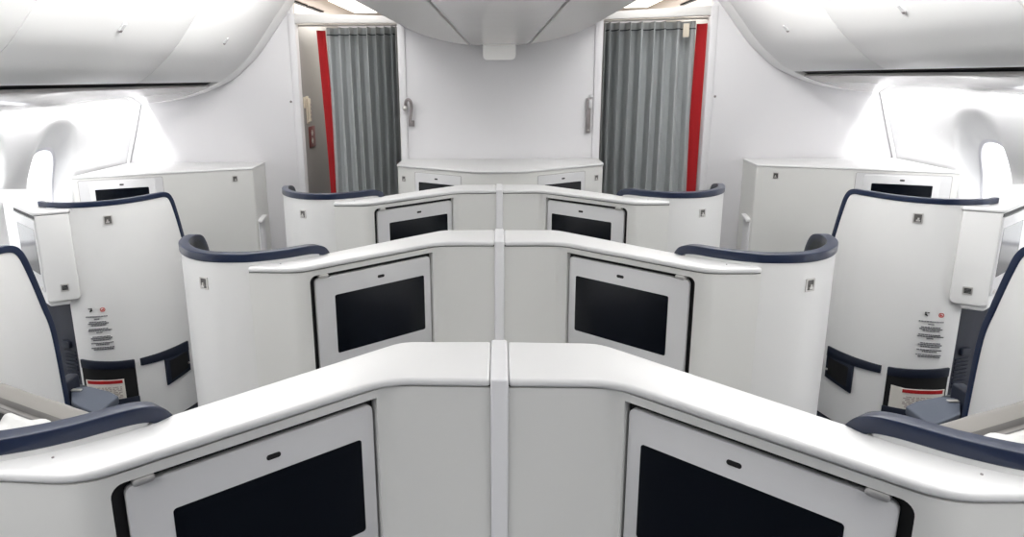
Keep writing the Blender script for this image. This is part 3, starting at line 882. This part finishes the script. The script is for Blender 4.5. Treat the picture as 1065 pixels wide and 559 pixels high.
def make_bin(sg, y0, y1, label):
    PR = lift(PR0, sg); door_pts = lift(DOOR0, sg)
    t = thing('overhead_bin', (1.8*sg, (y0+y1)/2, 1.66), label, 'overhead bin', 'overhead bins')
    # housing behind the door
    inner = offset(PR, plan_normals(PR, (2.3, 2.2)), .022)
    poly = [(p[0]*sg, p[1]) for p in inner]+[(2.36*sg, 1.60), (2.2*sg, 2.40)]
    poly = [p for p in poly]
    build('housing', add_prism_y(nb(), poly, y0+.001, y1-.001), M['black'], t)
    build('door', ribbon_y(nb(), door_pts, .016, y0+.0022, y1-.0022, sg), M['bin'], t, bevel=.003, ang=60)
    # latch
    yc = (y0+y1)/2
    i = min(range(len(PR)), key=lambda k: abs(PR[k][0]-1.547)); p = PR[i]; p2 = PR[i+1]
    tx, tz = p2[0]-p[0], p2[1]-p[1]; l = math.hypot(tx, tz); tx /= l; tz /= l; nx, nz = -abs(tz), -abs(tx)
    lb = nb()
    sec = [(-.02, .0), (-.016, .006), (.016, .006), (.02, 0)]
    A0 = [lb.verts.new(((p[0]+tx*a_+nx*b_)*sg, yc-.012, p[1]+tz*a_+nz*b_)) for a_, b_ in sec]
    A1 = [lb.verts.new(((p[0]+tx*a_+nx*b_)*sg, yc+.012, p[1]+tz*a_+nz*b_)) for a_, b_ in sec]
    lb.faces.new(A0); lb.faces.new(A1)
    for k in range(4): lb.faces.new((A0[k], A0[(k+1) % 4], A1[(k+1) % 4], A1[k]))
    lt = build('latch', lb, M['frame'], t)
    kb = nb()
    sec = [(.014, .0), (.014, .0075), (.024, .0075), (.024, 0)]
    A0 = [kb.verts.new(((p[0]+tx*a_+nx*b_)*sg, yc-.008, p[1]+tz*a_+nz*b_)) for a_, b_ in sec]
    A1 = [kb.verts.new(((p[0]+tx*a_+nx*b_)*sg, yc+.008, p[1]+tz*a_+nz*b_)) for a_, b_ in sec]
    kb.faces.new(A0); kb.faces.new(A1)
    for k in range(4): kb.faces.new((A0[k], A0[(k+1) % 4], A1[(k+1) % 4], A1[k]))
    build('latch_button', kb, M['greymet'], lt)
    return t
for sg in (1, -1):
    for (y0, y1), w in zip(((3.44, 4.485), (2.29, 3.44), (1.14, 2.29)), ('nearest the bulkhead', 'second from the bulkhead', 'third from the bulkhead, cut by the photo edge')):
        make_bin(sg, y0, y1, 'white curved overhead bin on the %s, %s' % (SIDE[sg], w))
    # end trim against the bulkhead
    b = ribbon_y(nb(), lift(PR0, sg), .05, 4.488, 4.648, sg)
    tag(build('bin_end_trim', b, M['bin'], None, bevel=.004, ang=60), 'curved white end trim between the %s bins and the bulkhead wall' % SIDE[sg], 'trim', 'bin end trims')
    # service panels below the slit
    t = thing('service_panel', (2.2*sg, 3.0, 1.53), 'glossy white service panel under the %s overhead bins' % SIDE[sg], 'panel', 'service panels')
    build('panel', ribbon_y(nb(), lift(LOW0, sg), .016, 1.14, 4.485, sg), M['under'], t, bevel=.002, ang=60)

# centre overhead bins and strip
cp = [(.2045, 1.873), (.30, 1.886), (.44, 1.919), (.55, 1.958), (.64, 2.002), (.70, 2.05), (.745, 2.12), (.775, 2.22), (.79, 2.41)]
CP = [(p.x, p.y) for p in catmull([Vector(p) for p in cp], 6)]
for sg in (1, -1):
    poly = [(p[0]*sg, p[1]) for p in CP]+[(.2045*sg, 2.41)]
    b = add_prism_y(nb(), poly, -1.2, 4.642)
    tag(build('overhead_bin', b, M['ceil'], None, bevel=.003, ang=60), 'curved centre overhead bin hanging from the ceiling, %s of the middle strip' % SIDE[sg], 'overhead bin', 'centre overhead bins')
poly = [(-.2035, 1.884), (-.195, 1.874), (-.178, 1.866), (-.09, 1.862), (0, 1.861), (.09, 1.862), (.178, 1.866), (.195, 1.874), (.2035, 1.884), (.203, 2.41), (-.203, 2.41)]
tag(build('ceiling_strip', add_prism_y(nb(), poly, -1.2, 4.56), M['strip2'], None, bevel=.002, ang=60), 'glossy pale strip along the middle of the ceiling', 'panel')
# housing under the end of the strip
t = thing('sign_housing', (0, 4.5, 1.77), 'small frosted white housing hanging below the ceiling strip', 'light fixture')
b = add_prism_y(nb(), rrect(-.103, .103, 1.768, 1.864, (.002, .002, .03, .03)), 4.45, 4.545)
build('cover', b, M['lampbox'], t, bevel=.008, seg=3, ang=50)

# ------------------------------------------------------------------ curtains
def make_curtain(sg, xa, xb_top, xb_bot, red, label):
    """xa inner edge, xb outer edge of the grey cloth; red = (top0,top1,bot0,bot1)"""
    t = thing('curtain', ((xa+xb_top)/2*sg, 4.735, .02), label, 'curtain', 'doorway curtains')
    NX, NZ = 220, 26; z0, z1 = .03, 2.004
    ph = 8.5
    def pos(u, v):
        x = xa+((xb_top+(xb_bot-xb_top)*(1-v))-xa)*u+.012*math.sin(4*v+7*u)*(1-v)*u
        w = 2*math.pi*ph*u**.74+.55*math.sin(9*u+1)+.25*math.sin(21*u)
        am = (.078-.022*u)*(.8+.2*math.sin(3*u+1.3))
        y = 4.765-am*math.tanh(2.2*math.sin(w+.45*math.sin(2.2*v+5*u)))+.006*math.sin(3*w+v*2)*(1-v)
        x += .012*math.cos(w)*(1-.5*u)*min(1, 8*u, 8*(1-u))
        if v > .97: y = 4.75+(y-4.75)*.8
        return Vector((x*sg, y, z0+(z1-z0)*v))
    bm = nb()
    G = [[bm.verts.new(pos(i/NX, j/NZ)) for j in range(NZ+1)] for i in range(NX+1)]
    for i in range(NX):
        for j in range(NZ): bm.faces.new((G[i][j], G[i+1][j], G[i+1][j+1], G[i][j+1]))
    bmesh.ops.solidify(bm, geom=bm.faces[:], thickness=.003)
    build('cloth', bm, M['curtain'], t)
    # dark stitched hem line
    bm = nb(); rows = []
    for i in range(NX+1):
        a_ = pos(i/NX, .9735); b_ = pos(i/NX, .9775)
        rows.append([bm.verts.new(a_+Vector((0, -.0042, 0))), bm.verts.new(b_+Vector((0, -.0042, 0)))])
    for i in range(NX): bm.faces.new((rows[i][0], rows[i+1][0], rows[i+1][1], rows[i][1]))
    bmesh.ops.solidify(bm, geom=bm.faces[:], thickness=.001)
    build('hem_stitch', bm, M['hem'], t)
    # red edge band
    bm = nb(); G = []
    N2 = 12
    for i in range(N2+1):
        u = i/N2; col = []
        for j in range(NZ+1):
            v = j/NZ
            x0 = red[2]+(red[0]-red[2])*v; x1 = red[3]+(red[1]-red[3])*v
            bow = .014*math.sin(math.pi*v)*(1 if sg < 0 else .2)
            x = x0+(x1-x0)*u-bow
            y = 4.735+.018*math.sin(math.pi*u*1.2+.3)-.01*u+.006*math.sin(5*v)
            col.append(bm.verts.new((x*sg, y, z0+(1.985-z0)*v)))
        G.append(col)
    for i in range(N2):
        for j in range(NZ): bm.faces.new((G[i][j], G[i+1][j], G[i+1][j+1], G[i][j+1]))
    bmesh.ops.solidify(bm, geom=bm.faces[:], thickness=.004)
    build('edge_band', bm, M['red'], t)['label'] = 'red edge band'
    return t
cl = make_curtain(-1, .690, 1.176, 1.146, (1.172, 1.226, 1.143, 1.195), 'grey pleated curtain with red edge in the left doorway, beside the galley panel')
cr = make_curtain(1, .690, 1.297, 1.285, (1.290, 1.352, 1.278, 1.352), 'grey pleated curtain with red edge and small beige tag in the right doorway')
tb = nb(); add_box(tb, 1.192, 1.232, 4.684, 4.688, 1.90, 1.985)
build('tag', tb, M['beige'], cr, bevel=.001)['label'] = 'small beige tag'
# curtain rails
for sg in (1, -1):
    b = nb(); add_tube(b, [(.665*sg, 4.735, 2.014), (1.362*sg, 4.735, 2.02)], .007, 10)
    tag(build('curtain_rail', b, M['metal'], None), 'thin metal rail carrying the %s curtain' % SIDE[sg], 'rail', 'curtain rails')
    b = nb(); add_box(b, min(1.345*sg, 1.362*sg), max(1.345*sg, 1.362*sg), 4.66, 4.70, 1.95, 2.03)
# things on the left galley panel
gx = -1.36
t = thing('interphone', (gx, 4.85, 1.36), 'beige wall handset on the grey galley panel beside the left curtain', 'handset')
b = nb(); add_box(b, gx, gx+.012, 4.80, 4.85, 1.36, 1.55); build('cradle', b, M['beige'], t, bevel=.004)
b = nb(); add_box(b, gx+.012, gx+.03, 4.812, 4.838, 1.375, 1.535); h = build('handset', b, M['beige'], t, bevel=.006)
b = nb()
for q in range(4): add_box(b, gx+.0295, gx+.032, 4.819, 4.831, 1.40+q*.028, 1.415+q*.028)
build('keys', b, M['greymet'], h)
b = nb(); add_box(b, gx, gx+.008, 4.745, 4.785, 1.47, 1.545); 
tag(build('switch_plate', b, M['beige'], None, bevel=.003), 'small pale switch plate on the grey galley panel, left of the handset', 'switch')
t = thing('placard', (gx, 4.92, 1.22), 'maroon placard with small white symbols on the grey galley panel below the handset', 'sign')
b = nb(); add_box(b, gx-.003, gx+.006, 4.835, 4.99, 1.185, 1.335); build('plate', b, M['maroon'], t, bevel=.002)
b = nb()
for z in (1.225, 1.28): 
    add_box(b, gx+.006, gx+.0072, 4.885, 4.925, z, z+.018); add_box(b, gx+.006, gx+.0072, 4.895, 4.912, z-.012, z+.03)
build('symbols', b, M['paper'], t)

# wall catches on the central bulkhead
t = thing('wall_catch', (-.61, YB-.02, 1.35), 'curved grey catch with round knob on the bulkhead beside the left curtain', 'catch')
b = nb(); pts = [(-.628+.013*0, 4.632, 1.47), (-.626, 4.612, 1.505), (-.612, 4.604, 1.525), (-.594, 4.604, 1.515), (-.588, 4.608, 1.48), (-.594, 4.612, 1.43), (-.600, 4.618, 1.39), (-.600, 4.63, 1.365)]
add_tube(b, [tuple(p) for p in catmull([Vector(p) for p in pts], 5)], .0105, 10); build('arm', b, M['greymet'], t)
b = nb(); bmesh.ops.create_uvsphere(b, u_segments=16, v_segments=10, radius=.019, matrix=Matrix.Translation((-.632, 4.618, 1.468))); build('knob', b, M['metal'], t)
b = nb(); add_box(b, -.615, -.575, 4.637, 4.65, 1.345, 1.385); build('foot', b, M['greymet'], t, bevel=.004)
t = thing('wall_catch', (.6, YB-.02, 1.29), 'flat grey strap catch with white clip on the bulkhead beside the right curtain', 'catch')
b = nb(); add_box(b, .578, .606, 4.622, 4.638, 1.29, 1.52); build('strap', b, M['greymet'], t, bevel=.004)
b = nb(); add_box(b, .590, .612, 4.610, 4.64, 1.455, 1.51); build('clip', b, M['frame'], t, bevel=.004)
b = nb(); add_box(b, .592, .618, 4.612, 4.64, 1.524, 1.54); build('cap', b, M['frame'], t, bevel=.004)
b = nb(); bmesh.ops.create_uvsphere(b, u_segments=10, v_segments=6, radius=.006, matrix=Matrix.Translation((.592, 4.621, 1.31))); build('rivet', b, M['metal'], t)

# ------------------------------------------------------------------ light
def area(name, loc, size, sy, power, rot=(0, 0, 0), col=(1, 1, 1), spread=180):
    
    L = bpy.data.lights.new(name, 'AREA'); L.shape = 'RECTANGLE'; L.size = size; L.size_y = sy; L.energy = power; L.color = col; L.spread = math.radians(spread)
    o_ = bpy.data.objects.new(name, L); COL.objects.link(o_); o_.location = loc; o_.rotation_euler = rot; return o_
for sg in (1, -1):
    area('ceiling_wash', (1.0*sg, 2.3, 2.40), .30, 4.4, 26, (0, 0, 0), (1, .995, .99))
    area('rear_fill', (1.0*sg, -.45, 2.40), .30, 1.8, 26, (0, 0, 0), (1, .995, .99))  # unseen lamp added behind the camera to lift the aft-facing panels
    area('bin_fill', (.83*sg, 2.05, 2.36), .06, 3.9, 32, (0, math.radians(-74)*sg, 0), (1, .995, .985), 120)  # lamp added to brighten the bins, no fitting modelled
    area('sidewall_wash', (2.442*sg, 2.62, 1.575+.008*sg), .02, 3.84, 25, (0, 0, 0), (1, 1, 1))
    area('galley_lamp', (.95*sg, 5.6, 2.19), .3, 1.2, 9, (0, 0, 0), (1, .96, .9))
    area('galley_fill', (1.75*sg, 5.6, 2.06), .3, 1.6, 6, (math.pi, 0, 0), (1, .93, .85))  # upward lamp added to brighten the galley ceiling, no cove built
W = bpy.data.worlds.new('daylight'); S.world = W; W.use_nodes = True
bg = W.node_tree.nodes['Background']; bg.inputs['Color'].default_value = (.97, .985, 1, 1); bg.inputs['Strength'].default_value = 3.2
S.view_settings.view_transform = 'Standard'; S.view_settings.look = 'None'; S.view_settings.gamma = 1; S.view_settings.exposure = -.06
S.view_settings.use_curve_mapping = False
